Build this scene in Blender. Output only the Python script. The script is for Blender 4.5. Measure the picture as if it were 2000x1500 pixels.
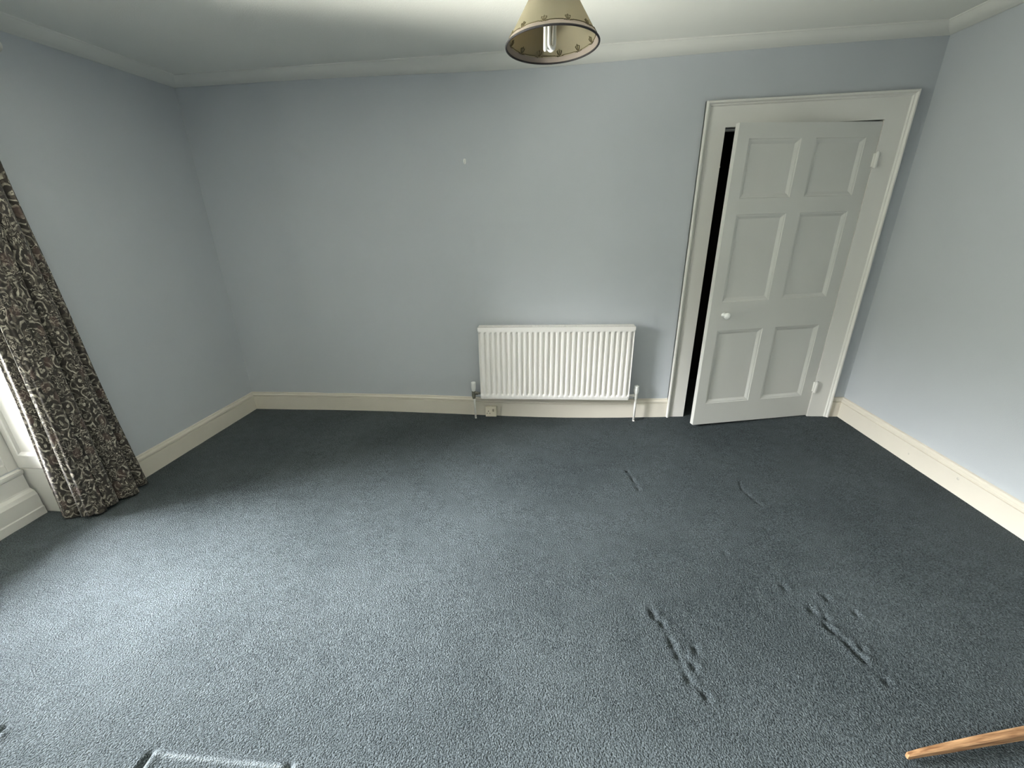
import bpy, bmesh, math, random
import numpy as np
from mathutils import Vector, Matrix
random.seed(7); rng = np.random.default_rng(7)
S = bpy.context.scene
for o in list(bpy.data.objects): bpy.data.objects.remove(o)
COL = S.collection

# ------------------------------------------------------------ camera
cam_d = bpy.data.cameras.new('camera'); cam = bpy.data.objects.new('camera', cam_d); COL.objects.link(cam)
cam.location = (2.43256, -3.33521, 1.4402)
cam.rotation_euler = (1.17246, 0.02968, 0.10153)
cam_d.sensor_fit = 'HORIZONTAL'; cam_d.sensor_width = 36
cam_d.lens = 877.894 / 2000 * 36
cam_d.shift_x = 37.237 / 2000; cam_d.shift_y = 46.554 / 2000
cam_d.clip_start = 0.02
S.camera = cam

# ------------------------------------------------------------ sky outside, window portals, exposure
S.view_settings.view_transform = 'Standard'; S.view_settings.look = 'None'
S.view_settings.gamma = 1; S.view_settings.exposure = 0.0
SKY = 218.0
w = bpy.data.worlds.new('sky'); S.world = w; w.use_nodes = True
nt = w.node_tree; nt.nodes.clear()
tc = nt.nodes.new('ShaderNodeTexCoord'); sp = nt.nodes.new('ShaderNodeSeparateXYZ')
cr = nt.nodes.new('ShaderNodeValToRGB'); bg = nt.nodes.new('ShaderNodeBackground'); wo = nt.nodes.new('ShaderNodeOutputWorld')
mp = nt.nodes.new('ShaderNodeMath'); mp.operation = 'MULTIPLY_ADD'; mp.inputs[1].default_value = .5; mp.inputs[2].default_value = .5
nt.links.new(tc.outputs['Generated'], sp.inputs[0]); nt.links.new(sp.outputs['Z'], mp.inputs[0]); nt.links.new(mp.outputs[0], cr.inputs[0])
e = cr.color_ramp.elements
e[0].position = 0.25; e[0].color = (1.40, 1.36, 1.24, 1)       # pale paving close to the house
e[1].position = 0.34; e[1].color = (.07, .07, .06, 1)        # garden and trees
for pos, c in ((.60, (.07, .07, .06, 1)), (.675, (.92, .91, .94, 1)), (.80, (1.38, 1.35, 1.42, 1))):
    k = e.new(pos); k.color = c
nt.links.new(cr.outputs[0], bg.inputs[0]); bg.inputs[1].default_value = SKY; nt.links.new(bg.outputs[0], wo.inputs[0])

# room constants
W_ = 4.66144; HC = 2.30; HCEIL = 2.352; YF = -7.0
def XL(y): return .04603 * y
def XR(y): return W_ - .00985 * y
RW0, RW1 = -1.497, -2.78
RW2, RW3 = -4.10, -5.38         # second window further along the same wall       # window recess in the left wall
WS, WT = .275, 2.16            # sill and head
XW = -.37                      # plane of the window frame's room side

def portal(name, loc, rot, sx, sy):
    d = bpy.data.lights.new(name, 'AREA'); d.shape = 'RECTANGLE'; d.size = sx; d.size_y = sy
    d.cycles.is_portal = True
    o = bpy.data.objects.new(name, d); COL.objects.link(o); o.location = loc; o.rotation_euler = rot
portal('window_portal', (XW - .12, (RW0 + RW1) / 2, (WS + WT) / 2), (0, -math.pi / 2, 0), WT - WS, RW0 - RW1)
portal('second_window_portal', (XW - .12, (RW2 + RW3) / 2, (WS + WT) / 2), (0, -math.pi / 2, 0), WT - WS, RW2 - RW3)

# ------------------------------------------------------------ materials
MATS = {}
def mat(name, col, rough=.5, noise=0, nscale=20, bump=0, bscale=200, metal=0, spec=.5, sheen=0, coat=0):
    if name in MATS: return MATS[name]
    m = bpy.data.materials.new(name); m.use_nodes = True; t = m.node_tree; b = t.nodes['Principled BSDF']
    b.inputs['Roughness'].default_value = rough; b.inputs['Metallic'].default_value = metal
    b.inputs['Specular IOR Level'].default_value = spec
    tcn = t.nodes.new('ShaderNodeTexCoord')
    n = t.nodes.new('ShaderNodeTexNoise'); n.inputs['Scale'].default_value = nscale; n.inputs['Detail'].default_value = 4
    r = t.nodes.new('ShaderNodeMixRGB'); r.blend_type = 'MIX'
    r.inputs[1].default_value = (*[c * (1 - noise) for c in col], 1); r.inputs[2].default_value = (*[min(1, c * (1 + noise)) for c in col], 1)
    t.links.new(tcn.outputs['Object'], n.inputs['Vector']); t.links.new(n.outputs['Fac'], r.inputs[0]); t.links.new(r.outputs[0], b.inputs['Base Color'])
    if bump:
        n2 = t.nodes.new('ShaderNodeTexNoise'); n2.inputs['Scale'].default_value = bscale; n2.inputs['Detail'].default_value = 3
        bp = t.nodes.new('ShaderNodeBump'); bp.inputs['Strength'].default_value = 1; bp.inputs['Distance'].default_value = bump
        t.links.new(tcn.outputs['Object'], n2.inputs['Vector']); t.links.new(n2.outputs['Fac'], bp.inputs['Height']); t.links.new(bp.outputs[0], b.inputs['Normal'])
    if sheen: b.inputs['Sheen Weight'].default_value = sheen; b.inputs['Sheen Roughness'].default_value = .6
    if coat: b.inputs['Coat Weight'].default_value = coat
    MATS[name] = m; return m
M_wall = mat('blue_grey_wall_paint', (.485, .515, .55), .75, .03, 3, .0006, 260, spec=.25)
M_ceil = mat('white_ceiling_paint', (.86, .86, .81), .9, .02, 4, .0008, 180, spec=.2)
M_corn = mat('white_cornice_paint', (.74, .74, .70), .7, .02, 6)
M_gloss = mat('white_gloss_paint', (.74, .73, .695), .45, .03, 5, .0003, 90)
M_skirt = mat('cream_skirting_paint', (.68, .64, .56), .62, .04, 6, .0003, 70, spec=.3)
M_door = mat('white_door_paint', (.63, .63, .60), .42, .02, 4, .0003, 60)
M_rad = mat('radiator_enamel', (.93, .905, .87), .4, .01, 4)
M_white = mat('white_plastic', (.85, .86, .84), .35)
M_ivory = mat('aged_ivory_plastic', (.72, .67, .55), .45, .06, 40)
M_dark = mat('dark_slot', (.03, .028, .025), .6)
M_brass = mat('tarnished_valve_metal', (.16, .16, .13), .45, .3, 120, metal=.7)
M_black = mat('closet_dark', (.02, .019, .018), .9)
M_shade = mat('cream_parchment_shade', (.27, .245, .17), .8, .05, 60)
M_shade_pink = mat('pinkish_shade_border', (.24, .20, .17), .8)
M_trim = mat('black_braid_trim', (.012, .010, .012), .7)
M_motif = mat('brown_print', (.10, .08, .035), .8)
M_tube = mat('white_lamp_glass', (.93, .93, .90), .18)
M_screw = mat('filled_screw_paint', (.60, .57, .51), .5)

def mat_shade():
    m = M_shade; t = m.node_tree; b = t.nodes['Principled BSDF']; out = t.nodes['Material Output']
    tr = t.nodes.new('ShaderNodeBsdfTranslucent'); tr.inputs[0].default_value = (.40, .33, .2, 1)
    mx = t.nodes.new('ShaderNodeMixShader'); mx.inputs[0].default_value = .38
    t.links.new(b.outputs[0], mx.inputs[1]); t.links.new(tr.outputs[0], mx.inputs[2]); t.links.new(mx.outputs[0], out.inputs[0])
mat_shade()

def mat_carpet():
    m = bpy.data.materials.new('blue_grey_carpet'); m.use_nodes = True; t = m.node_tree; b = t.nodes['Principled BSDF']; L = t.links.new
    b.inputs['Roughness'].default_value = 1; b.inputs['Specular IOR Level'].default_value = .1
    b.inputs['Sheen Weight'].default_value = 0; b.inputs['Sheen Roughness'].default_value = .35; b.inputs['Sheen Tint'].default_value = (.75, .85, .9, 1)
    tcn = t.nodes.new('ShaderNodeTexCoord')
    def noise(sc, det=3, rough=.5):
        n = t.nodes.new('ShaderNodeTexNoise'); n.inputs['Scale'].default_value = sc; n.inputs['Detail'].default_value = det
        n.inputs['Roughness'].default_value = rough; L(tcn.outputs['Object'], n.inputs['Vector']); return n
    fine = noise(210, 3, .6); mid = noise(16, 3); big = noise(1.3, 2); 
    ramp = t.nodes.new('ShaderNodeValToRGB'); re = ramp.color_ramp.elements
    re[0].position = .30; re[0].color = (.015, .0205, .0235, 1); re[1].position = .72; re[1].color = (.108, .128, .137, 1)
    a = t.nodes.new('ShaderNodeMath'); a.operation = 'MULTIPLY_ADD'; a.inputs[1].default_value = .13; L(mid.outputs['Fac'], a.inputs[0])
    c = t.nodes.new('ShaderNodeMath'); c.operation = 'MULTIPLY_ADD'; c.inputs[1].default_value = .22; L(big.outputs['Fac'], c.inputs[0])
    s = t.nodes.new('ShaderNodeMath'); s.operation = 'ADD'; s.inputs[1].default_value = -.175
    L(fine.outputs['Fac'], a.inputs[2]); L(a.outputs[0], c.inputs[2]); L(c.outputs[0], s.inputs[0]); L(s.outputs[0], ramp.inputs[0])
    wa = t.nodes.new('ShaderNodeAttribute'); wa.attribute_name = 'pale_pile'  # mask that mixes a paler carpet colour into narrow strips
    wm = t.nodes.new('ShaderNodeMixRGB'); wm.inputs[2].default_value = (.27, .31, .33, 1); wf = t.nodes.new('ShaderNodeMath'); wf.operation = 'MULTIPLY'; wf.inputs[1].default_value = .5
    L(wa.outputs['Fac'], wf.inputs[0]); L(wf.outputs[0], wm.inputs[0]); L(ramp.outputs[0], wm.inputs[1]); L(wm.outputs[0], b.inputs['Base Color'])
    vo = t.nodes.new('ShaderNodeTexVoronoi'); vo.inputs['Scale'].default_value = 190; L(tcn.outputs['Object'], vo.inputs['Vector'])
    hh = t.nodes.new('ShaderNodeMath'); hh.operation = 'SUBTRACT'; L(fine.outputs['Fac'], hh.inputs[0]); L(vo.outputs['Distance'], hh.inputs[1])
    bp = t.nodes.new('ShaderNodeBump'); bp.inputs['Strength'].default_value = 1; bp.inputs['Distance'].default_value = .006
    L(hh.outputs[0], bp.inputs['Height']); L(bp.outputs[0], b.inputs['Normal'])
    return m
M_carpet = mat_carpet()

def mat_curtain():
    m = bpy.data.materials.new('dark_floral_curtain_cloth'); m.use_nodes = True; t = m.node_tree; b = t.nodes['Principled BSDF']; L = t.links.new
    b.inputs['Roughness'].default_value = .75; b.inputs['Specular IOR Level'].default_value = .3
    b.inputs['Sheen Weight'].default_value = .15
    uv = t.nodes.new('ShaderNodeTexCoord')
    def math_(op, a, b_=None, c=None):
        n = t.nodes.new('ShaderNodeMath'); n.operation = op
        for i, v in enumerate((a, b_, c)):
            if v is None: continue
            if isinstance(v, (int, float)): n.inputs[i].default_value = v
            else: L(v, n.inputs[i])
        return n.outputs[0]
    wn = t.nodes.new('ShaderNodeTexNoise'); wn.inputs['Scale'].default_value = 20; wn.inputs['Detail'].default_value = 2
    L(uv.outputs['UV'], wn.inputs['Vector'])
    mixv = t.nodes.new('ShaderNodeVectorMath'); mixv.operation = 'MULTIPLY_ADD'; mixv.inputs[1].default_value = (.045, .045, 0)
    L(wn.outputs['Color'], mixv.inputs[0]); L(uv.outputs['UV'], mixv.inputs[2])
    def voro(sc, feat='F1'):
        v = t.nodes.new('ShaderNodeTexVoronoi'); v.voronoi_dimensions = '2D'; v.feature = feat; v.inputs['Scale'].default_value = sc
        L(mixv.outputs[0], v.inputs['Vector']); return v
    v1 = voro(12); v2 = voro(30)
    rings = math_('SINE', math_('MULTIPLY', v1.outputs['Distance'], 19.0))
    rings = math_('GREATER_THAN', rings, .55)
    petals = math_('LESS_THAN', v2.outputs['Distance'], .30)
    sw = t.nodes.new('ShaderNodeTexWave'); sw.wave_type = 'RINGS'; sw.inputs['Scale'].default_value = 9; sw.inputs['Distortion'].default_value = 14; sw.inputs['Detail'].default_value = 2
    sw.inputs['Detail Scale'].default_value = 4; L(uv.outputs['UV'], sw.inputs['Vector'])
    swirl = math_('GREATER_THAN', sw.outputs['Fac'], .80)
    big = t.nodes.new('ShaderNodeTexNoise'); big.inputs['Scale'].default_value = 9; L(uv.outputs['UV'], big.inputs['Vector'])
    mask = math_('GREATER_THAN', big.outputs['Fac'], .50)
    k = math_('MULTIPLY', mask, rings)
    k2 = math_('MULTIPLY', math_('SUBTRACT', 1.0, mask), swirl)
    fac = math_('MINIMUM', math_('ADD', k, k2), 1.0)
    tone = t.nodes.new('ShaderNodeTexNoise'); tone.inputs['Scale'].default_value = 34; L(uv.outputs['UV'], tone.inputs['Vector'])
    lr = t.nodes.new('ShaderNodeValToRGB'); le = lr.color_ramp.elements
    le[0].position = .36; le[0].color = (.07, .065, .055, 1); le[1].position = .66; le[1].color = (.50, .46, .38, 1)
    L(tone.outputs['Fac'], lr.inputs[0])
    dk = t.nodes.new('ShaderNodeMixRGB'); dk.inputs[1].default_value = (.022, .019, .016, 1); dk.inputs[2].default_value = (.075, .065, .054, 1); L(petals, dk.inputs[0])
    mx = t.nodes.new('ShaderNodeMixRGB'); L(fac, mx.inputs[0]); L(dk.outputs[0], mx.inputs[1]); L(lr.outputs[0], mx.inputs[2])
    pk = t.nodes.new('ShaderNodeMixRGB'); pk.inputs[2].default_value = (.09, .055, .048, 1)
    v3 = voro(6); L(math_('MULTIPLY', math_('LESS_THAN', v3.outputs['Distance'], .16), .45), pk.inputs[0]); L(mx.outputs[0], pk.inputs[1])
    L(pk.outputs[0], b.inputs['Base Color'])
    out = t.nodes['Material Output']; tr = t.nodes.new('ShaderNodeBsdfTranslucent'); L(pk.outputs[0], tr.inputs[0])
    ms = t.nodes.new('ShaderNodeMixShader'); ms.inputs[0].default_value = .12; L(b.outputs[0], ms.inputs[1]); L(tr.outputs[0], ms.inputs[2]); L(ms.outputs[0], out.inputs[0])
    return m
M_curtain = mat_curtain()

def mat_wood():
    m = bpy.data.materials.new('light_oak'); m.use_nodes = True; t = m.node_tree; b = t.nodes['Principled BSDF']; L = t.links.new
    b.inputs['Roughness'].default_value = .5
    tcn = t.nodes.new('ShaderNodeTexCoord'); mpn = t.nodes.new('ShaderNodeMapping'); mpn.inputs['Scale'].default_value = (6, 90, 110)
    n = t.nodes.new('ShaderNodeTexNoise'); n.inputs['Scale'].default_value = 1.6; n.inputs['Detail'].default_value = 6
    r = t.nodes.new('ShaderNodeValToRGB'); re = r.color_ramp.elements
    re[0].position = .36; re[0].color = (.17, .078, .032, 1); re[1].position = .66; re[1].color = (.46, .275, .14, 1)
    L(tcn.outputs['Object'], mpn.inputs[0]); L(mpn.outputs[0], n.inputs['Vector']); L(n.outputs['Fac'], r.inputs[0]); L(r.outputs[0], b.inputs['Base Color'])
    return m
M_wood = mat_wood()

def mat_glass():
    m = bpy.data.materials.new('window_glass'); m.use_nodes = True; t = m.node_tree; t.nodes.clear(); L = t.links.new
    tr = t.nodes.new('ShaderNodeBsdfTransparent'); tr.inputs[0].default_value = (.96, .97, .96, 1); gl = t.nodes.new('ShaderNodeBsdfGlossy'); gl.inputs['Roughness'].default_value = .02
    fr = t.nodes.new('ShaderNodeFresnel'); mx = t.nodes.new('ShaderNodeMixShader'); out = t.nodes.new('ShaderNodeOutputMaterial')
    L(fr.outputs[0], mx.inputs[0]); L(tr.outputs[0], mx.inputs[1]); L(gl.outputs[0], mx.inputs[2]); L(mx.outputs[0], out.inputs[0]); return m
M_glass = mat_glass()

# ------------------------------------------------------------ helpers
def tag(o, label=None, cat=None, kind=None, group=None):
    if label: o['label'] = label
    if cat: o['category'] = cat
    if kind: o['kind'] = kind
    if group: o['group'] = group
    return o
def empty(name, loc=(0, 0, 0), rz=0):
    o = bpy.data.objects.new(name, None); COL.objects.link(o); o.location = loc; o.rotation_euler = (0, 0, rz); return o
def link(name, me, m, parent=None, smooth=False):
    me.materials.clear(); me.materials.append(m)
    o = bpy.data.objects.new(name, me); COL.objects.link(o)
    if parent: o.parent = parent
    if smooth: me.polygons.foreach_set('use_smooth', [True] * len(me.polygons))
    me.update(); return o
def obj(name, bm, m, parent=None, smooth=False, bevel=0):
    bmesh.ops.recalc_face_normals(bm, faces=bm.faces[:])
    me = bpy.data.meshes.new(name); bm.to_mesh(me); bm.free()
    o = link(name, me, m, parent, smooth)
    if bevel:
        b = o.modifiers.new('bevel', 'BEVEL'); b.width = bevel; b.segments = 2; b.limit_method = 'ANGLE'
    return o
def box(bm, x0, x1, y0, y1, z0, z1):
    P = [(x, y, z) for x in (x0, x1) for y in (y0, y1) for z in (z0, z1)]
    return hexa(bm, P)
def hexa(bm, P):
    v = [bm.verts.new(p) for p in P]
    for f in ((0, 1, 3, 2), (4, 6, 7, 5), (0, 4, 5, 1), (2, 3, 7, 6), (0, 2, 6, 4), (1, 5, 7, 3)): bm.faces.new([v[i] for i in f])
    return v
def frustum(bm, c0, c1, r0, r1, n=20, cap=True):
    c0, c1 = Vector(c0), Vector(c1); d = (c1 - c0).normalized(); u = d.orthogonal().normalized(); q = d.cross(u)
    A = [bm.verts.new(c0 + r0 * (math.cos(2 * math.pi * i / n) * u + math.sin(2 * math.pi * i / n) * q)) for i in range(n)]
    B = [bm.verts.new(c1 + r1 * (math.cos(2 * math.pi * i / n) * u + math.sin(2 * math.pi * i / n) * q)) for i in range(n)]
    for i in range(n): bm.faces.new((A[i], A[(i + 1) % n], B[(i + 1) % n], B[i]))
    if cap: bm.faces.new(A); bm.faces.new(B)
def tube(bm, pts, r, n=12, closed=False):
    pts = [Vector(p) for p in pts]; rings = []; N = len(pts); u = None
    for i, p in enumerate(pts):
        a = pts[(i - 1) % N] if (closed or i) else pts[0]; b = pts[(i + 1) % N] if (closed or i < N - 1) else pts[-1]
        d = (b - a).normalized()
        u = d.orthogonal().normalized() if u is None else (u - d * u.dot(d)).normalized()
        q = d.cross(u); rings.append([bm.verts.new(p + r * (math.cos(2 * math.pi * k / n) * u + math.sin(2 * math.pi * k / n) * q)) for k in range(n)])
    for i in range(N if closed else N - 1):
        A, B = rings[i], rings[(i + 1) % N]
        for k in range(n): bm.faces.new((A[k], A[(k + 1) % n], B[(k + 1) % n], B[k]))
    if not closed: bm.faces.new(rings[0]); bm.faces.new(rings[-1])
def lathe(bm, prof, n=32, c=(0, 0, 0)):
    R_ = []
    for r, z in prof:
        R_.append([bm.verts.new((c[0] + r * math.cos(2 * math.pi * k / n), c[1] + r * math.sin(2 * math.pi * k / n), c[2] + z)) for k in range(n)] if r > 1e-6 else [bm.verts.new((c[0], c[1], c[2] + z))])
    for A, B in zip(R_, R_[1:]):
        for k in range(n):
            if len(A) > 1 and len(B) > 1: bm.faces.new((A[k], A[(k + 1) % n], B[(k + 1) % n], B[k]))
            elif len(A) > 1: bm.faces.new((A[k], A[(k + 1) % n], B[0]))
            elif len(B) > 1: bm.faces.new((A[0], B[(k + 1) % n], B[k]))
def sag(x, y): return -.04 * np.exp(-((x - 2.6) / 1.05) ** 2) * np.maximum(0, 1 + y / 2.5)
def run(bm, prof, A, B, mA, mB, n=1, dz=None, wz=None):
    """moulding: closed profile of (out, z) run from A to B; mA, mB = mitred outward vectors at each end"""
    A, B, mA, mB = (np.array(v, float) for v in (A, B, mA, mB)); rings = []
    for i in range(n + 1):
        s = i / n; P = A + (B - A) * s; m_ = mA + (mB - mA) * s
        # outward vector must be a true mitre only at the ends
        if 0 < i < n: m_ = run.mid
        rings.append([bm.verts.new((P[0] + m_[0] * o, P[1] + m_[1] * o, z + (dz(P[0], P[1]) * (wz(z) if wz else 1) if dz else 0))) for o, z in prof])
    K = len(prof)
    for a, b in zip(rings, rings[1:]):
        for k in range(K): bm.faces.new((a[k], a[(k + 1) % K], b[(k + 1) % K], b[k]))
    bm.faces.new(rings[0]); bm.faces.new(rings[-1])
def grid_mesh(name, X, Y, Z, keep=None):
    ny, nx = X.shape; idx = np.arange(nx * ny).reshape(ny, nx)
    q = np.stack([idx[:-1, :-1], idx[:-1, 1:], idx[1:, 1:], idx[1:, :-1]], -1)
    q = q[keep] if keep is not None else q.reshape(-1, 4)
    me = bpy.data.meshes.new(name); me.from_pydata(np.stack([X, Y, Z], -1).reshape(-1, 3).tolist(), [], q.reshape(-1, 4).tolist()); return me
def vnoise(X, Y, cell, seed):
    r = np.random.default_rng(seed); G = r.uniform(-1, 1, (80, 80)); u = X / cell + 20; v = Y / cell + 20
    i = np.floor(u).astype(int) % 79; j = np.floor(v).astype(int) % 79; fu = u - np.floor(u); fv = v - np.floor(v)
    fu = fu * fu * (3 - 2 * fu); fv = fv * fv * (3 - 2 * fv)
    return (G[i, j] * (1 - fu) + G[i + 1, j] * fu) * (1 - fv) + (G[i, j + 1] * (1 - fu) + G[i + 1, j + 1] * fu) * fv

# ------------------------------------------------------------ floor (carpet with its rucks and dents)
WR = [[(2.973, -.854), (2.989, -.953), (3.001, -1.063)],
      [(4.176, -.93), (4.191, -.998)],
      [(2.88, -1.959), (2.884, -1.987), (2.907, -2.012), (2.92, -2.107), (2.927, -2.157), (2.938, -2.241), (2.977, -2.297), (2.998, -2.121), (2.95, -2.155), (2.97, -2.193)],
      [(3.448, -1.793), (3.495, -1.908), (3.507, -1.986), (3.521, -2.002), (3.541, -2.057), (3.546, -2.091), (3.555, -2.116), (3.575, -2.078), (3.653, -1.915), (3.577, -2.198), (3.587, -1.845), (3.529, -1.946)],
      [(3.546, -1.404), (3.287, -1.589)]]
CREASE = [[(3.592, -.95), (3.569, -1.05), (3.581, -1.106), (3.601, -1.177), (3.615, -1.211)],
          [(3.495, -1.908), (3.521, -2.002), (3.546, -2.091), (3.56, -2.13)],
          [(2.88, -1.959), (2.907, -2.012), (2.927, -2.157), (2.938, -2.241), (2.977, -2.297)],
          [(2.973, -.854), (2.989, -.953), (3.001, -1.063)], [(4.176, -.93), (4.191, -.998), (4.23, -1.08)]]
xs = np.arange(-.45, 4.76, .0065); ys = np.concatenate([[-7.1, -6.2, -5.4, -4.8, -4.3, -4.0], np.arange(-3.7, .9, .006)])
X, Y = np.meshgrid(xs, ys); Z = sag(X, Y) * 1.0
Z += .0012 * vnoise(X, Y, .35, 3) + .0006 * vnoise(X, Y, .06, 4)
def local(cx, cy, r): return (np.abs(X - cx) < r) & (np.abs(Y - cy) < r)
for gi, gpts in enumerate(WR):
    dep = .6 if gi in (1, 4) else 1
    for (a, b) in gpts:
        m_ = local(a, b, .08); x_, y_ = X[m_], Y[m_]
        Z[m_] += dep * (-.010 * np.exp(-(((x_ - a) / .010) ** 2 + ((y_ - b) / .015) ** 2)) + .004 * np.exp(-(((x_ - a - .022) / .014) ** 2 + ((y_ - b - .004) / .024) ** 2)) + .003 * np.exp(-(((x_ - a + .025) / .014) ** 2 + ((y_ - b) / .03) ** 2)))
for ci, pts in enumerate(CREASE):
    amp = (1.0, .6, .5, .55, .3)[ci]
    for (a, b), (c, d) in zip(pts, pts[1:]):
        m_ = (X > min(a, c) - .08) & (X < max(a, c) + .08) & (Y > d - .03) & (Y < b + .03)
        x_, y_ = X[m_], Y[m_]; s = np.clip((b - y_) / (b - d), 0, 1); cx = a + (c - a) * s
        endf = np.exp(-(np.maximum(0, y_ - b) ** 2 + np.maximum(0, d - y_) ** 2) / .0001)
        inside = ((y_ <= b) & (y_ > d)).astype(float)
        Z[m_] += amp * inside * (.35 + .65 * (np.sin(y_ * 95 + ci * 2) * .5 + .5)) * (-.011 * np.exp(-((x_ - cx) / .0065) ** 2) + .0016 * np.exp(-((x_ - cx - .018) / .012) ** 2))
# edge of a lifted patch of carpet near the bottom of the view: slits with a raised lip beside them
def slit(x0, ya, yb, amp=1):
    m_ = (np.abs(X - x0) < .06) & (Y < ya + .03) & (Y > yb - .03)
    x_, y_ = X[m_], Y[m_]; f = np.clip((ya - y_) / .03 + .3, 0, 1) * np.clip((y_ - yb) / .03, 0, 1)
    Z[m_] += amp * f * (-.022 * np.exp(-((x_ - x0) / .0075) ** 2) + .007 * np.exp(-((x_ - x0 - .024) / .013) ** 2))
slit(1.285, -2.605, -3.25); slit(1.722, -2.60, -3.25); slit(.752, -2.575, -3.22, 1)
m_ = (X > 1.29) & (X < 1.72) & (np.abs(Y + 2.606) < .07)
Z[m_] += .006 * np.exp(-((Y[m_] + 2.612) / .010) ** 2) * np.clip((X[m_] - 1.29) / .02, 0, 1) * np.clip((1.72 - X[m_]) / .02, 0, 1) - .004 * np.exp(-((Y[m_] + 2.585) / .010) ** 2)
pale_strip = np.zeros_like(X)  # paler carpet colour in narrow strips beside the slits and along the patch edge
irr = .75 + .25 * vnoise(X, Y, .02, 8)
m_ = (X > 1.292) & (X < 1.735); pale_strip = np.where(m_, np.exp(-((Y + 2.614) / .007) ** 2) * irr, pale_strip)
for x0 in (1.285, 1.722, .752): pale_strip = np.maximum(pale_strip, np.exp(-((X - x0 - .019) / .008) ** 2) * (Y < -2.60) * (Y > -3.22) * irr * (.7 if x0 > 1.3 else 1))
fme = grid_mesh('floor', X, Y, Z); at = fme.attributes.new('pale_pile', 'FLOAT', 'POINT'); at.data.foreach_set('value', pale_strip.ravel().astype(np.float32))
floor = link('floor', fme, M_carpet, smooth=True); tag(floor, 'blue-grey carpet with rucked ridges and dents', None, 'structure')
del floor['label']

# ------------------------------------------------------------ ceiling
bm = bmesh.new(); box(bm, -.6, W_ + .3, YF - .25, 1.0, HCEIL, HCEIL + .12); tag(obj('ceiling', bm, M_ceil), kind='structure')

# ------------------------------------------------------------ back wall with door opening
DX0, DX1, DZ = 3.535, 4.43, 1.911
gx = np.unique(np.concatenate([np.arange(-.02, W_ + .02, .02), [DX0, DX1, W_ + .02]])); gz = np.unique(np.concatenate([np.arange(-.08, HCEIL, .02), [DZ, HCEIL]]))
gx = gx[np.concatenate([[True], np.diff(gx) > 1e-4])]
X2, Z2 = np.meshgrid(gx, gz)
def sm(a, b, v): t = np.clip((v - a) / (b - a), 0, 1); return t * t * (3 - 2 * t)
edge = np.clip(np.minimum(X2 / .1, (W_ - X2) / .1), 0, 1)
rec = sm(1.965, 1.995, X2) * (1 - sm(2.0, 2.9, X2)) * (1 - sm(1.385, 1.41, Z2))
YY = .008 * rec + edge * (.0045 * vnoise(X2, Z2 * .45, .42, 11) + .0012 * vnoise(X2, Z2, .12, 12))
YY += edge * .006 * (np.exp(-((X2 - .42) / .10) ** 2) - np.exp(-((X2 - .66) / .10) ** 2))
near = (X2 > DX0 - .14) & (X2 < DX1 + .16) & (Z2 < 2.08); YY[near] = np.maximum(YY[near], 0)
cx_ = (gx[:-1] + gx[1:]) / 2; cz_ = (gz[:-1] + gz[1:]) / 2; CX, CZ = np.meshgrid(cx_, cz_)
keep = ~((CX > DX0) & (CX < DX1) & (CZ < DZ))
me = grid_mesh('wall_back', X2, YY, Z2, keep)
bm = bmesh.new(); bm.from_mesh(me); bpy.data.meshes.remove(me)
box(bm, -.02, DX0, .02, .16, -.08, HCEIL); box(bm, DX1, W_ + .2, .02, .16, -.08, HCEIL); box(bm, DX0, DX1, .02, .16, DZ, HCEIL)
me = bpy.data.meshes.new('wall_back'); bm.to_mesh(me); bm.free()
tag(link('wall_back', me, M_wall, smooth=False), kind='structure')
bpy.data.objects['wall_back'].data.polygons.foreach_set('use_smooth', [len(p.vertices) == 4 and p.area < .0009 for p in bpy.data.objects['wall_back'].data.polygons])

# cupboard beyond the door
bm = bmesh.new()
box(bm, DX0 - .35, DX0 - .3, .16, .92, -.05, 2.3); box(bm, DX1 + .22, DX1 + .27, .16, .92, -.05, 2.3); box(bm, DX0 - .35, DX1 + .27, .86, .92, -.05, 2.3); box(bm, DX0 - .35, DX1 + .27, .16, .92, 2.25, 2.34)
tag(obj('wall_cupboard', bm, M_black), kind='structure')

# ------------------------------------------------------------ left wall (with window recess), right wall, wall behind the camera
TH = .45
bm = bmesh.new()
def wl(y0, y1, z0, z1, xo=None):
    hexa(bm, [(XL(y0) - TH if xo is None else xo, y0, z0), (XL(y0) - TH if xo is None else xo, y0, z1), (XL(y1) - TH if xo is None else xo, y1, z0), (XL(y1) - TH if xo is None else xo, y1, z1),
              (XL(y0), y0, z0), (XL(y0), y0, z1), (XL(y1), y1, z0), (XL(y1), y1, z1)])
wl(.16, RW0 + .013, -.08, HCEIL); wl(RW1 - .013, RW2 + .013, -.08, HCEIL); wl(RW3 - .013, YF - .2, -.08, HCEIL); wl(RW0, RW1, WT + .02, HCEIL); wl(RW2, RW3, WT + .02, HCEIL); wl(RW2, RW3, -.08, WS)
tag(obj('wall_left', bm, M_wall), kind='structure')
bm = bmesh.new()
hexa(bm, [(XR(0), .16, -.08), (XR(0), .16, HCEIL), (XR(YF), YF - .2, -.08), (XR(YF), YF - .2, HCEIL), (W_ + .25, .16, -.08), (W_ + .25, .16, HCEIL), (W_ + .25, YF - .2, -.08), (W_ + .25, YF - .2, HCEIL)])
tag(obj('wall_right', bm, M_wall), kind='structure')
bm = bmesh.new()
box(bm, -.3, W_ + .1, YF - .2, YF, -.08, HCEIL)
tag(obj('wall_front', bm, M_wall), kind='structure')

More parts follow.
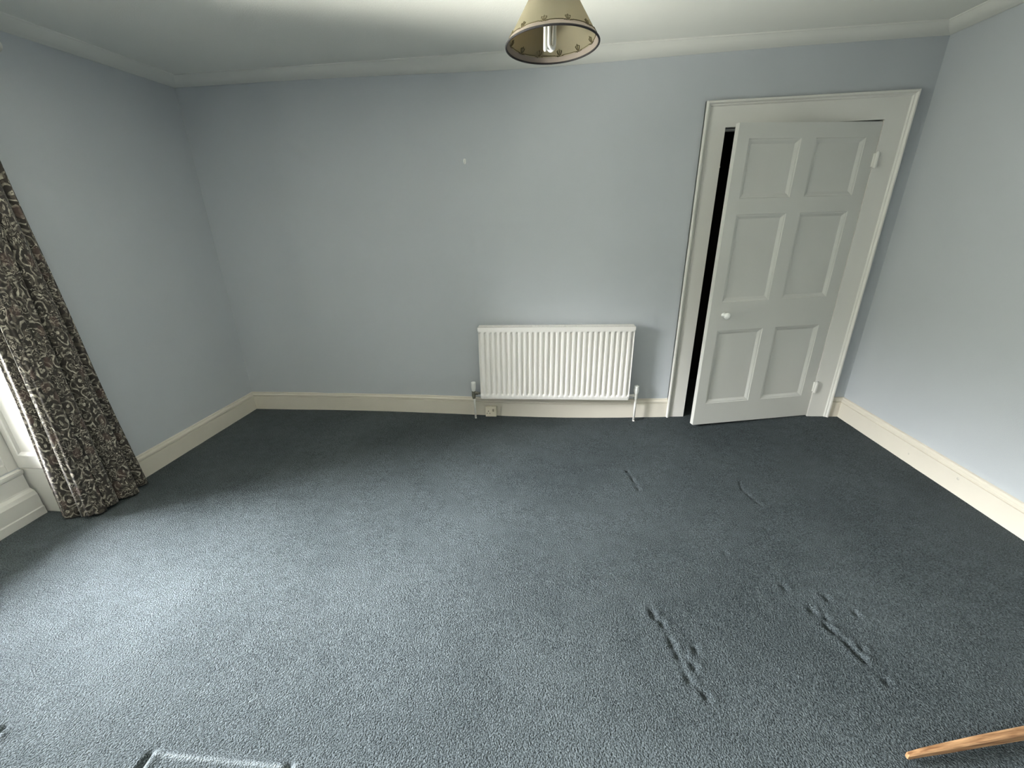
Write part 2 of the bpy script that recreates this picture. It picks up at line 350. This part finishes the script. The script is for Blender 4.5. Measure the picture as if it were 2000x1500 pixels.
# ------------------------------------------------------------ skirting boards and cornice
SKP = [(0, -.05), (.019, -.05), (.019, .112), (.0125, .1135), (.0125, .1185), (.0195, .1205), (.0205, .126), (.0185, .132), (.012, .136), (.0095, .139), (.0095, .147), (.0, .150)]
cA, cB, cC, cD = (XL(0), 0), (W_, 0), (XR(YF), YF), (XL(YF), YF)
def nrm(v): v = np.array(v, float); return v / np.linalg.norm(v)
nB = nrm((0, -1)); nL = nrm((1, -.04603)); nR = nrm((-1, -.00985)); nF = nrm((0, 1))
def mitre(a, b): s = a + b; return s / (s @ a)
mBL = mitre(nB, nL); mBR = mitre(nB, nR)
def seg(name, prof, A, B, n_, mA, mB, m, kind='structure', n=1, dz=None, parent=None, wz=None):
    bm = bmesh.new(); run.mid = n_; run(bm, prof, A, B, mA, mB, n, dz, wz); o = obj(name, bm, m, parent)
    if kind: tag(o, kind=kind)
    return o
AX0, AX1 = 3.405, 4.575
seg('baseboard_back', SKP, cA, (AX0, 0), nB, mBL, nB, M_skirt, n=60, dz=sag)
seg('baseboard_corner', SKP, (AX1, 0), cB, nB, nB, mBR, M_skirt)
seg('baseboard_left', SKP, cA, (XL(RW0 + .012), RW0 + .012), nL, mBL, nL, M_skirt)
bbr = seg('baseboard_right', SKP, cB, cC, nR, mBR, nR, M_skirt)
seg('baseboard_left_near', SKP, (XL(RW1 - .01), RW1 - .01), cD, nL, nL, nL, M_skirt)
seg('baseboard_front', SKP, cD, cC, nF, nF, nF, M_skirt)
for (yy, zz, r) in ((-.699, .057, .006), (-1.035, .089, .009)):
    bm = bmesh.new(); x0 = XR(yy) - .019; frustum(bm, (x0 + .001, yy, zz), (x0 - .0015, yy, zz), r, r * .8, 16); obj('screw_plug', bm, M_screw, bbr, True)

CP = [(0, HC - .0), (.004, HC), (.010, HC + .003), (.022, HC + .006), (.042, HC + .016), (.060, HC + .030), (.070, HC + .044), (.078, HCEIL - .004), (.080, HCEIL + .01), (0, HCEIL + .01)]
def csag(x, y): return -.022 * math.exp(-((x - 2.3) / 1.0) ** 2) * max(0, 1 + y / .3) 
seg('trim_1', CP, cA, cB, nB, mBL, mBR, M_corn, n=60, dz=csag, wz=lambda z: max(0, (HCEIL - z) / (HCEIL - HC)))
seg('trim_2', CP, cA, cD, nL, mBL, nL, M_corn)
seg('trim_3', CP, cB, cC, nR, mBR, nR, M_corn)
for t_ in ('trim_1', 'trim_2', 'trim_3'):
    o = bpy.data.objects[t_]; o.data.polygons.foreach_set('use_smooth', [True] * len(o.data.polygons)); o.data.set_sharp_from_angle(angle=math.radians(35))

# ------------------------------------------------------------ door architrave, jambs
bm = bmesh.new(); f = .016; Z0 = -.04
OX0, OX1, OZ = 3.405, 4.575, 2.052     # outer edges
box(bm, OX0, DX0, -f, .0, Z0, OZ); box(bm, DX1, OX1, -f, .0, Z0, OZ); box(bm, DX0, DX1, -f, .0, DZ, OZ)
# outer bead: profile (in from edge, out from wall) mitred round three sides
BP = [(0, .0), (0, -.030), (.004, -.036), (.012, -.036), (.016, -.030), (.019, -.024), (.024, -.024), (.028, -.020), (.030, -f), (.030, 0)]
path = [((OX0, Z0), (1, 0)), ((OX0, OZ), (1, -1)), ((OX1, OZ), (-1, -1)), ((OX1, Z0), (-1, 0))]
rings = [[bm.verts.new((p[0] + d[0] * a, b, p[1] + d[1] * a)) for a, b in BP] for p, d in path]
for A, B in zip(rings, rings[1:]):
    for k in range(len(BP)): bm.faces.new((A[k], A[(k + 1) % len(BP)], B[(k + 1) % len(BP)], B[k]))
bm.faces.new(rings[0]); bm.faces.new(rings[-1])
arch = tag(obj('trim_4', bm, M_gloss), kind='structure')
bm = bmesh.new()     # jamb lining and stops
box(bm, DX0 - .02, DX0, -.0005, .16, Z0, DZ + .02); box(bm, DX1, DX1 + .02, -.0005, .16, Z0, DZ + .02); box(bm, DX0, DX1, -.0005, .16, DZ, DZ + .02)
box(bm, DX0, DX0 + .012, .045, .08, Z0, DZ); box(bm, DX1 - .012, DX1, .045, .08, Z0, DZ); box(bm, DX0 + .012, DX1 - .012, .045, .08, DZ - .012, DZ)
jamb = tag(obj('trim_5', bm, M_gloss), kind='structure')
bm = bmesh.new(); box(bm, DX0 - .001, DX0 + .006, .012, .036, 1.66, 1.72); frustum(bm, (DX0 + .004, .024, 1.70), (DX0 + .014, .024, 1.70), .006, .006, 12); obj('catch_plate', bm, M_gloss, jamb, bevel=.001)

# ------------------------------------------------------------ door
ang = math.atan2(.215, .892); DWID = .912
door = empty('door_1', (DX1 - .002, -.010, 0), ang); tag(door, kind='structure')
# slab local: x from 0 (hinge) to -DWID, front face y=0, thickness to +y
cols = [(.085, .412), (.508, .838)]; rows = [(.168, .697), (.888, 1.418), (1.508, 1.822)]
T = .036; zb, zt = .006, 1.902; REC = .013; MW = .026
bm = bmesh.new()
xsx = [0, *cols[0], *cols[1], DWID]; zsz = [zb, *rows[0], *rows[1], *rows[2], zt]
def quad(a, b, c, d): bm.faces.new([bm.verts.new(p) for p in (a, b, c, d)])
for i in range(5):
    for j in range(7):
        x0, x1, z0, z1 = -xsx[i], -xsx[i + 1], zsz[j], zsz[j + 1]
        hole = i in (1, 3) and j in (1, 3, 5)
        for yf, sg in ((0, 1), (T, -1)):
            if not hole: quad((x0, yf, z0), (x1, yf, z0), (x1, yf, z1), (x0, yf, z1)); continue
            prof = [(0, 0), (.0015, .003), (.006, .0035), (.012, .0055), (.018, .009), (MW - .003, .0115), (MW, REC)]
            for (a, ya), (b, yb) in zip(prof, prof[1:]):
                A = [(x0 - a, z0 + a), (x1 + a, z0 + a), (x1 + a, z1 - a), (x0 - a, z1 - a)]; B = [(x0 - b, z0 + b), (x1 + b, z0 + b), (x1 + b, z1 - b), (x0 - b, z1 - b)]
                for k in range(4):
                    k2 = (k + 1) % 4; quad((A[k][0], yf + sg * ya, A[k][1]), (A[k2][0], yf + sg * ya, A[k2][1]), (B[k2][0], yf + sg * yb, B[k2][1]), (B[k][0], yf + sg * yb, B[k][1]))
            quad((x0 - MW, yf + sg * REC, z0 + MW), (x1 + MW, yf + sg * REC, z0 + MW), (x1 + MW, yf + sg * REC, z1 - MW), (x0 - MW, yf + sg * REC, z1 - MW))
quad((0, 0, zb), (0, T, zb), (0, T, zt), (0, 0, zt)); quad((-DWID, 0, zb), (-DWID, T, zb), (-DWID, T, zt), (-DWID, 0, zt))
quad((0, 0, zb), (0, T, zb), (-DWID, T, zb), (-DWID, 0, zb)); quad((0, 0, zt), (0, T, zt), (-DWID, T, zt), (-DWID, 0, zt))
bmesh.ops.remove_doubles(bm, verts=bm.verts[:], dist=1e-5)
obj('door_panel', bm, M_door, door, bevel=.0015)
bm = bmesh.new()
lathe(bm, [(0, .001), (.017, .001), (.017, -.004), (.009, -.008), (.0085, -.018), (.014, -.024), (.0205, -.032), (.022, -.040), (.019, -.048), (.011, -.054), (0, -.056)], 28)
bmesh.ops.rotate(bm, verts=bm.verts[:], cent=(0, 0, 0), matrix=Matrix.Rotation(-math.pi / 2, 3, 'X'))
bmesh.ops.rotate(bm, verts=bm.verts[:], cent=(0, 0, 0), matrix=Matrix.Rotation(0, 3, 'X'))
ymax = max(v.co.y for v in bm.verts)
if ymax > .02: bmesh.ops.scale(bm, vec=(1, -1, 1), verts=bm.verts[:])
bmesh.ops.translate(bm, vec=(-.812, 0, .803), verts=bm.verts[:])
tag(obj('door_knob', bm, M_white, door, True), 'round white knob')
for hz in (1.70, .235):
    bm = bmesh.new(); frustum(bm, (.004, -.017, hz - .042), (.004, -.017, hz + .042), .0105, .0105, 14)
    frustum(bm, (.004, -.017, hz + .042), (.004, -.017, hz + .047), .0055, .003, 14); frustum(bm, (.004, -.017, hz - .047), (.004, -.017, hz - .042), .003, .0055, 14)
    box(bm, -.008, .004, -.012, .001, hz - .036, hz + .036); obj('hinge', bm, M_gloss, door, bevel=.0008)

# ------------------------------------------------------------ window recess: panelled reveal, apron, window
def panelled(bm, y, x0, x1, z0, z1, panels, s):
    """board in a plane y=const facing s (−1 = towards −y); panels: list of (xa,xb,za,zb)"""
    box(bm, x0, x1, min(y, y - s * .012), max(y, y - s * .012), z0, z1)
    for xa, xb, za, zb_ in panels:
        prof = [(0, 0), (.0, .009), (.006, .012), (.014, .010), (.020, .004), (.024, 0)]
        R_ = [[bm.verts.new((cx + sx * a, y + s * h, cz + sz * a)) for a, h in prof] for cx, cz, sx, sz in ((xa, za, 1, 1), (xb, za, -1, 1), (xb, zb_, -1, -1), (xa, zb_, 1, -1))]
        for i in range(4):
            A, B = R_[i], R_[(i + 1) % 4]
            for k in range(len(prof) - 1): bm.faces.new((A[k], A[k + 1], B[k + 1], B[k]))
XI = -.066
bm = bmesh.new(); panelled(bm, RW0, XW + .004, XI, WS + .002, WT, [(-.325, -.105, .352, 1.10), (-.325, -.105, 1.20, 2.06)], -1)
tag(obj('trim_6', bm, M_gloss), kind='structure')
bm = bmesh.new(); panelled(bm, RW0 - .001, XW + .004, XI, -.02, WS - .002, [], -1); tag(obj('trim_7', bm, M_gloss), kind='structure')
bm = bmesh.new(); panelled(bm, RW1, XW + .004, -.128, -.02, WT, [(-.325, -.165, .352, 1.10), (-.325, -.165, 1.20, 2.06)], 1); tag(obj('trim_8', bm, M_gloss), kind='structure')
bm = bmesh.new(); box(bm, XW, -.13, RW1, RW0, WT, WT + .02); tag(obj('trim_9', bm, M_gloss), kind='structure')
# apron below the sill with its own skirting
AP = [(0, -.05), (.055, -.05), (.055, .045), (.050, .050), (.050, .125), (.046, .132), (.040, .146), (.022, .158), (.018, .165), (.018, .245), (.026, .252), (.030, .262), (.030, WS), (0, WS)]
bm = bmesh.new(); run.mid = np.array((1., 0)); run(bm, AP, (XW + .012, RW0 - .013), (XW + .012, RW1 + .013), (1, 0), (1, 0)); 
tag(obj('trim_10', bm, M_gloss), kind='structure')
bm = bmesh.new(); box(bm, XW - .12, XW + .012, RW1, RW0, -.05, WS); tag(obj('wall_window_apron', bm, M_wall), kind='structure')

def window(name, y0, y1, z0, z1, x, axis='y'):
    root = empty(name); tag(root, kind='structure')
    P = (lambda u, d, z: (x - d, u, z)) if axis == 'y' else (lambda u, d, z: (u, x - d, z))
    def bx(bm, u0, u1, d0, d1, za, zb_): hexa(bm, [P(u, d, z) for d in (d0, d1) for u in (u0, u1) for z in (za, zb_)])
    a, b = min(y0, y1), max(y0, y1)
    bm = bmesh.new()
    for u0, u1, za, zb_ in ((a, a + .06, z0, z1), (b - .06, b, z0, z1), (a + .06, b - .06, z0, z0 + .045), (a + .06, b - .06, z1 - .05, z1)): bx(bm, u0, u1, 0, .12, za, zb_)
    obj('window_frame', bm, M_gloss, root, bevel=.003)
    mid = (z0 + z1) / 2
    for k, (za, zb_, d) in enumerate(((z0 + .035, mid + .02, .03), (mid - .02, z1 - .05, .07))):
        bm = bmesh.new(); c = (a + b) / 2
        for u0, u1, zz0, zz1 in ((a + .06, a + .10, za, zb_), (b - .10, b - .06, za, zb_), (a + .10, b - .10, za, za + .055), (a + .10, b - .10, zb_ - .04, zb_)): bx(bm, u0, u1, d, d + .04, zz0, zz1)
        for t_ in (1 / 3, 2 / 3): u = a + .08 + (b - a - .16) * t_; bx(bm, u - .011, u + .011, d + .006, d + .034, za + .05, zb_ - .03)
        zm = (za + zb_) / 2; bx(bm, a + .09, b - .09, d + .008, d + .032, zm - .011, zm + .011)
        sash = obj('sash', bm, M_gloss, root)
        bm = bmesh.new(); bx(bm, a + .09, b - .09, d + .018, d + .022, za + .05, zb_ - .035); obj('pane', bm, M_glass, sash)
    return root
window('window_1', RW1 - .012, RW0 + .012, WS, WT, XW, 'y')
window('window_2', RW3 - .012, RW2 + .012, WS, WT, XW, 'y')

# ------------------------------------------------------------ radiator
rad = empty('radiator', (0, 0, 0)); tag(rad, 'white double-panel radiator with vertical ribs on the blue-grey wall', 'radiator')
RX0, RX1, RZ0, RZ1, RY = 1.975, 3.088, .158, .690, -.130
NR = 28; M_ = .012
gx = np.unique(np.round(np.concatenate([[RX0, RX1], np.linspace(RX0 + M_, RX1 - M_, NR * 12 + 1)]), 5))
gz = np.unique(np.concatenate([[RZ0, RZ0 + .006], np.linspace(RZ0 + .028, RZ0 + .05, 6), np.linspace(RZ0 + .06, RZ1 - .03, 12), np.linspace(RZ1 - .024, RZ1 - .006, 5), [RZ1]]))
X2, Z2 = np.meshgrid(gx, gz); pitch = (RX1 - RX0 - 2 * M_) / NR
ph = ((X2 - RX0 - M_) / pitch) % 1.0; dg = np.minimum(ph, 1 - ph)           # 0 = groove centre
groove = 1 - sm(.08, .30, dg); ins = ((X2 > RX0 + M_ * .9) & (X2 < RX1 - M_ * .9)).astype(float)
ef = sm(RZ0 + .028, RZ0 + .045, Z2) * (1 - sm(RZ1 - .024, RZ1 - .010, Z2))
YY = RY + .018 * groove * ef * ins - .002 * (1 - groove) * ef * ins
YY[0, :] += .006; YY[:, 0] += .004; YY[:, -1] += .004
me = grid_mesh('ribbed_panel', X2, YY, Z2); rp = link('ribbed_panel', me, M_rad, rad, True)
bm = bmesh.new(); box(bm, RX0 + .001, RX1 - .001, RY + .016, RY + .022, RZ0, RZ1)
box(bm, RX0 + .004, RX1 - .004, RY + .0, RY + .018, RZ0 - .0, RZ0 + .006)
box(bm, RX0 + .03, RX1 - .03, RY + .022, RY + .050, RZ0 + .03, RZ1 - .03); box(bm, RX0 + .005, RX1 - .005, RY + .065, RY + .080, RZ0, RZ1)
obj('rear_panel', bm, M_rad, rad, bevel=.002)
for xa, xb in ((RX0 - .002, RX0 + .001), (RX1 - .001, RX1 + .002)):
    bm = bmesh.new(); box(bm, xa, xb, RY + .004, RY + .080, RZ0 + .012, RZ1 + .012); obj('side_panel', bm, M_rad, rad, bevel=.0006)
bm = bmesh.new(); zt_ = RZ1 + .024     # top grille: front lip, deck with long slots
box(bm, RX0 - .004, RX1 + .004, RY - .004, RY + .004, RZ1 - .002, zt_); box(bm, RX0 - .004, RX1 + .004, RY + .078, RY + .084, RZ1 - .002, zt_)
box(bm, RX0 - .004, RX1 + .004, RY + .004, RY + .022, zt_ - .002, zt_); box(bm, RX0 - .004, RX1 + .004, RY + .062, RY + .078, zt_ - .002, zt_)
for xa in np.linspace(RX0 - .004, RX1 - .002, 57): box(bm, xa, xa + .006, RY + .022, RY + .062, zt_ - .002, zt_)
box(bm, RX0, RX1, RY + .030, RY + .033, zt_ - .0015, zt_ + .0005); box(bm, RX0, RX1, RY + .040, RY + .043, zt_ - .0015, zt_ + .0005); box(bm, RX0, RX1, RY + .051, RY + .054, zt_ - .0015, zt_ + .0005)
for xa, xb in ((RX0 - .004, RX0 - .001), (RX1 + .001, RX1 + .004)): box(bm, xa, xb, RY, RY + .080, RZ1 - .002, zt_)
obj('top_grille', bm, M_rad, rad)
for xx in (RX0 + .15, RX1 - .15):
    bm = bmesh.new(); box(bm, xx - .02, xx + .02, RY + .080, -.002, RZ0 + .03, RZ1 - .05); obj('wall_bracket', bm, M_rad, rad)
def zfl(x, y): return float(sag(np.array(x), np.array(y)))
# left valve (bare metal body, white cap)
vx, vy = 1.913, -.085
bm = bmesh.new(); frustum(bm, (vx + .008, vy, zfl(vx, vy) - .004), (vx + .002, vy, .165), .0078, .0078, 16); obj('pipe', bm, M_gloss, rad, True)
bm = bmesh.new(); frustum(bm, (vx, vy, .142), (vx, vy, .166), .012, .017, 6); frustum(bm, (vx, vy, .166), (vx, vy, .205), .0155, .015, 16); frustum(bm, (vx, vy, .187), (vx + .034, vy, .187), .015, .015, 6); frustum(bm, (vx + .03, vy, .187), (RX0 + .01, vy, .187), .008, .008, 16)
va = obj('valve_body', bm, M_brass, rad, bevel=.0008); va['label'] = 'tarnished bare metal valve body'
bm = bmesh.new(); lathe(bm, [(0, .0), (.013, .0), (.015, .012), (.0185, .03), (.019, .066), (.017, .074), (.010, .077), (0, .077)], 24, (vx, vy, .204)); obj('valve_cap', bm, M_white, rad, True)
# right valve, all painted
vx, vy = 3.148, -.085
bm = bmesh.new(); frustum(bm, (vx + .0, vy, zfl(vx, vy) - .004), (vx + .001, vy, .165), .0085, .0085, 16); obj('pipe', bm, M_gloss, rad, True)
bm = bmesh.new(); frustum(bm, (vx, vy, .150), (vx, vy, .166), .012, .014, 6); frustum(bm, (vx, vy, .166), (vx, vy, .200), .013, .013, 16); frustum(bm, (vx - .022, vy, .180), (vx, vy, .180), .012, .012, 6); frustum(bm, (RX1 - .01, vy, .180), (vx - .022, vy, .180), .008, .008, 16)
obj('valve_body', bm, M_gloss, rad, bevel=.0008)
bm = bmesh.new(); lathe(bm, [(0, .0), (.014, .0), (.018, .014), (.019, .03), (.016, .044), (.017, .060), (.012, .062), (.011, .056), (0, .055)], 8, (vx, vy, .196)); obj('valve_cap', bm, M_white, rad, False)

# ------------------------------------------------------------ socket
sk = empty('wall_socket', (2.040, -.019, zfl(2.04, -.05))); tag(sk, 'small ivory surface-mounted power socket on the skirting below the radiator', 'socket')
bm = bmesh.new(); box(bm, -.043, .043, -.030, 0, .006, .088); obj('back_box', bm, M_ivory, sk, bevel=.003)
bm = bmesh.new(); box(bm, -.0435, .0435, -.038, -.0302, .005, .089); obj('face_plate', bm, M_ivory, sk, bevel=.003)
bm = bmesh.new(); box(bm, .012, .026, -.0425, -.037, .050, .072); s_ = obj('switch', bm, mat('worn_switch', (.30, .27, .20), .5), sk, bevel=.0015)
for hx, hz, hw, hh in ((-.020, .052, .0025, .005), (-.031, .034, .004, .0022), (-.009, .034, .004, .0022)):
    bm = bmesh.new(); box(bm, hx - hw, hx + hw, -.0384, -.037, hz - hh, hz + hh); obj('pin_hole', bm, M_dark, sk)

# ------------------------------------------------------------ hook on the wall
hk = empty('picture_hook', (1.916, .002, 1.795)); tag(hk, 'tiny white hook stuck high on the blue-grey back wall', 'hook')
bm = bmesh.new(); lathe(bm, [(0, -.018), (.006, -.016), (.0095, -.008), (.010, .006), (.007, .014), (0, .017)], 20); bmesh.ops.scale(bm, vec=(1, .45, 1), verts=bm.verts[:]); bmesh.ops.translate(bm, vec=(0, -.006, 0), verts=bm.verts[:]); obj('base', bm, M_white, hk, True)
bm = bmesh.new(); tube(bm, [(0, -.008, .004), (0, -.016, -.004), (0, -.020, -.012), (0, -.026, -.013), (0, -.029, -.007)], .0028, 10); obj('prong', bm, M_white, hk, True)

# ------------------------------------------------------------ pendant lamp
LX, LY, LZ, LR = 2.4554, -1.5836, 1.9345, .1445
TILT = math.radians(-3.4)
lamp = empty('pendant_lamp', (LX, LY, LZ)); tag(lamp, 'cream conical pendant lampshade with black rim and bare looped bulb, hanging from the ceiling', 'lamp')
Mt = Matrix.Rotation(TILT, 4, 'X')
def lo(name, bm, m, smooth=True, parent=lamp):
    o = obj(name, bm, m, parent, smooth); return o
HS = .165; RT = .044
def cone(s): return LR + (RT - LR) * (s / HS)
bm = bmesh.new(); n = 72; pass
def conesurf(bm, s0, s1, off, n=72):
    A = [bm.verts.new(Mt @ Vector(((cone(s0) + off) * math.cos(2 * math.pi * k / n), (cone(s0) + off) * math.sin(2 * math.pi * k / n), s0))) for k in range(n)]
    B = [bm.verts.new(Mt @ Vector(((cone(s1) + off) * math.cos(2 * math.pi * k / n), (cone(s1) + off) * math.sin(2 * math.pi * k / n), s1))) for k in range(n)]
    for k in range(n): bm.faces.new((A[k], A[(k + 1) % n], B[(k + 1) % n], B[k]))
conesurf(bm, 0, HS, 0); conesurf(bm, 0, HS, -.0012); shade = lo('lamp_shade', bm, M_shade)
bm = bmesh.new(); conesurf(bm, 0.001, .014, .0006); conesurf(bm, 0.001, .014, -.0018); band = lo('shade_border', bm, M_shade_pink, parent=shade); band['label'] = 'pinkish lower border of the shade'
bm = bmesh.new()
tube(bm, [Mt @ Vector((LR * math.cos(2 * math.pi * k / 96), LR * math.sin(2 * math.pi * k / 96), 0)) for k in range(96)], .0031, 10, True); rim = lo('rim', bm, M_trim, parent=shade); rim['label'] = 'black braid rim'
bm = bmesh.new(); tube(bm, [Mt @ Vector((RT * math.cos(2 * math.pi * k / 48), RT * math.sin(2 * math.pi * k / 48), HS)) for k in range(48)], .0022, 8, True); lo('top_rim', bm, M_trim, parent=shade)
# printed line and little sprig motifs, both faces of the shade
bm = bmesh.new()
def surf(th, s, off): r = cone(s) + off; return Mt @ Vector((r * math.cos(th), r * math.sin(th), s))
NM = 12
for off in (.0012, -.0024):
    for k in range(NM):
        t0 = 2 * math.pi * (k + .62) / NM
        ga, gb = t0 + .10, t0 + 2 * math.pi / NM - .10
        pts = [surf(ga + (gb - ga) * i / 12, .0165, off) for i in range(13)]; tube(bm, pts, .0009, 5)
        def st(pl, r=.0013): tube(bm, [surf(t0 + a / LR, s, off) for a, s in pl], r, 5)
        st([(0, .013), (0, .022), (0, .031)], .0011); st([(-.001, .015), (-.006, .021), (-.009, .026), (-.006, .0275)]); st([(.001, .015), (.006, .021), (.009, .026), (.006, .0275)])
        st([(-.0045, .0185), (.0045, .0185)], .001); st([(-.004, .013), (-.010, .0155), (-.014, .0145)]); st([(.004, .013), (.010, .0155), (.014, .0145)])
        st([(-.002, .027), (0, .031), (.002, .027)], .0012)
lo('printed_sprigs', bm, M_motif, parent=shade)
# bulb: three looped tubes
bulb_e = bmesh.new()
for k in range(3):
    a = 2 * math.pi * k / 3 + 1.1; cx, cy = .013 * math.cos(a), .013 * math.sin(a); tx, ty = -math.sin(a), math.cos(a)
    pts = []
    for z in np.linspace(.085, .0, 6): pts.append((cx + tx * .0095, cy + ty * .0095, z))
    for q in np.linspace(0, math.pi, 9)[1:-1]: pts.append((cx + tx * .0095 * math.cos(q), cy + ty * .0095 * math.cos(q), -.0095 * math.sin(q)))
    for z in np.linspace(.0, .085, 6): pts.append((cx - tx * .0095, cy - ty * .0095, z))
    tube(bulb_e, [Vector(p) + Vector((-.008, 0, .001)) for p in pts], .0058, 12)
lo('bulb', bulb_e, M_tube)
bm = bmesh.new(); lathe(bm, [(0, .074), (.024, .074), (.026, .085), (.024, .105), (.016, .115), (.016, .150), (.020, .155), (.020, .185), (.010, .205), (.006, .215), (0, .216)], 24, (-.008, 0, 0)); lo('lamp_holder', bm, M_white)
for k in range(3):
    bm = bmesh.new(); a = 2 * math.pi * k / 3; tube(bm, [Vector((.018 * math.cos(a) - .008, .018 * math.sin(a), .160)), Mt @ Vector((RT * math.cos(a), RT * math.sin(a), HS))], .0013, 6)
    lo('carrier_arm', bm, M_brass)
bm = bmesh.new(); frustum(bm, (-.008, 0, .212), (0, 0, HCEIL - LZ - .02), .0032, .0032, 10); lo('flex', bm, M_white)
bm = bmesh.new(); lathe(bm, [(0, -.032), (.008, -.030), (.012, -.020), (.036, -.010), (.040, 0), (0, 0)], 28, (0, 0, HCEIL - LZ)); lo('ceiling_rose', bm, M_white)

# ------------------------------------------------------------ curtain
cur = empty('curtain', (0, -1.4, 0)); tag(cur, 'long dark floral patterned curtain hanging in folds beside the left window', 'curtain')
P0 = np.array([(.040, -1.215), (.050, -1.30), (.045, -1.39), (.030, -1.465), (.025, -1.535), (-.05, -1.562), (-.152, -1.548)])
P1 = np.array([(.035, -1.315), (.040, -1.36), (.035, -1.41), (.030, -1.46), (.020, -1.510), (-.010, -1.545), (-.055, -1.550)])
def curve(P, s):
    t = np.linspace(0, 1, len(P)); return np.stack([np.interp(s, t, P[:, 0]), np.interp(s, t, P[:, 1])], -1)
NS, NZ = 420, 150; s = np.linspace(0, 1, NS)
def smooth1(a, k=41):
    pad = np.pad(a, ((k // 2, k // 2), (0, 0)), 'edge'); return np.stack([np.convolve(pad[:, i], np.ones(k) / k, 'valid') for i in range(2)], -1)
C0, C1 = smooth1(curve(P0, s)), smooth1(curve(P1, s)); ztop, zbot = 2.165, .016
VX = np.zeros((NZ, NS)); VY = VX.copy(); VZ = VX.copy(); U = VX.copy()
NFOLD = 5.5
for j in range(NZ):
    h = j / (NZ - 1); z = zbot + (ztop - zbot) * h; k = min(1, (z / 1.75)) ** .8
    C = C0 * (1 - k) + C1 * k; Tn = np.gradient(C, axis=0); Tn /= np.linalg.norm(Tn, axis=1)[:, None] + 1e-9; Nn = np.stack([-Tn[:, 1], Tn[:, 0]], -1)
    phs = 2 * math.pi * (NFOLD * (s + .035 * np.sin(2 * math.pi * s * 1.5 + .6) + .012 * math.sin(z * 2.2) * np.sin(9 * s)))
    amp = .029 * (.85 + .25 * np.sin(5.1 * s + .8)) * (1 - .25 * k)
    d = amp * np.sin(phs) + .0065 * np.sin(2 * phs + 1.1 + .5 * z) + .002 * np.sin(3.7 * phs + z * 3)
    d = np.clip(d, -.034, .036) + .0025 * math.sin(z * 7.0) * np.sin(6 * s + 2)
    lat = .010 * np.cos(phs) * np.sin(math.pi * s)
    Q = C + Nn * d[:, None] + Tn * lat[:, None] * -1
    VX[j], VY[j] = Q[:, 0], Q[:, 1]; VZ[j] = z + .006 * np.sin(phs * .5 + 1) * (1 - h) ** 4
    U[j] = np.linspace(0, 1.05, NS)
me = grid_mesh('curtain_cloth', VX, VY, VZ); uvl = me.uv_layers.new(name='UVMap')
li = np.zeros(len(me.loops), int); me.loops.foreach_get('vertex_index', li)
uvs = np.stack([U.ravel()[li], VZ.ravel()[li]], -1).astype(np.float32); uvl.data.foreach_set('uv', uvs.ravel())
cloth = link('cloth', me, M_curtain, cur, True); cloth.location = (0, 1.4, 0)
so = cloth.modifiers.new('thick', 'SOLIDIFY'); so.thickness = .0016
bm = bmesh.new(); tube(bm, [(.045, 1.4 - 1.16, 2.205), (.045, 1.4 - 3.10, 2.205)], .012, 16); frustum(bm, (.045, .24, 2.205), (.045, .27, 2.205), .02, .022, 20)
rail = empty('curtain_pole', (0, -1.4, 0)); tag(rail, 'white curtain pole above the left window, from which the floral curtain hangs', 'curtain pole')
obj('pole', bm, M_gloss, rail, True)
for yb in (1.4 - 1.22, 1.4 - 3.0):
    bm = bmesh.new(); box(bm, XL(-1.4 + yb), .052, yb - .008, yb + .008, 2.182, 2.194); box(bm, XL(-1.4 + yb), XL(-1.4 + yb) + .006, yb - .015, yb + .015, 2.182, 2.25); obj('bracket', bm, M_gloss, rail)
for i, q in enumerate(np.linspace(.04, .96, 7)):
    k = int(q * (NS - 1)); bm = bmesh.new(); c = (.045, float(VY[-1][k]) + 1.4, 2.195)
    tube(bm, [(c[0] + .020 * math.cos(a), c[1], c[2] + .012 + .020 * math.sin(a) - .010) for a in np.linspace(0, 2 * math.pi, 24, endpoint=False)], .002, 8, True); obj('ring', bm, M_brass, rail, True)

# ------------------------------------------------------------ wooden rail, lower right
a0 = Vector((3.462, -2.447, 0)); a1 = Vector((3.862, -2.345, 0)); d = (a1 - a0).normalized(); rz = math.atan2(d.y, d.x) - .028
wr = empty('wooden_rail', (a0.x, a0.y, 0), rz); tag(wr, 'light brown wooden bar with a tapered tip lying low over the carpet', 'wooden bar')
bm = bmesh.new(); secs = [(0, .0, .004, .016, .027), (.006, .0, .012, .010, .029), (.05, -.001, .014, .014, .034), (.12, -.002, .016, .014, .037), (.25, -.002, .019, .015, .042), (.45, -.003, .021, .017, .048), (1.0, -.003, .026, .020, .056)]
rings = []
for (x, ya, yb, za, zb_) in secs:
    c = .0025
    yo = -.004
    pr = [(ya + c, za), (yb - c, za), (yb, za + c), (yb, zb_ - c), (yb - c, zb_), (ya + c, zb_), (ya, zb_ - c), (ya, za + c)]
    if x == 0: pr = [(ya + .001, za + .001), (yb - .001, za + .001), (yb, za + .003), (yb, zb_ - .003), (yb - .001, zb_ - .001), (ya + .001, zb_ - .001), (ya, zb_ - .003), (ya, za + .003)]
    rings.append([bm.verts.new((x, y + yo, z)) for y, z in pr])
for A, B in zip(rings, rings[1:]):
    for k in range(8): bm.faces.new((A[k], A[(k + 1) % 8], B[(k + 1) % 8], B[k]))
bm.faces.new(rings[0]); bm.faces.new(rings[-1])
obj('bar', bm, M_wood, wr)
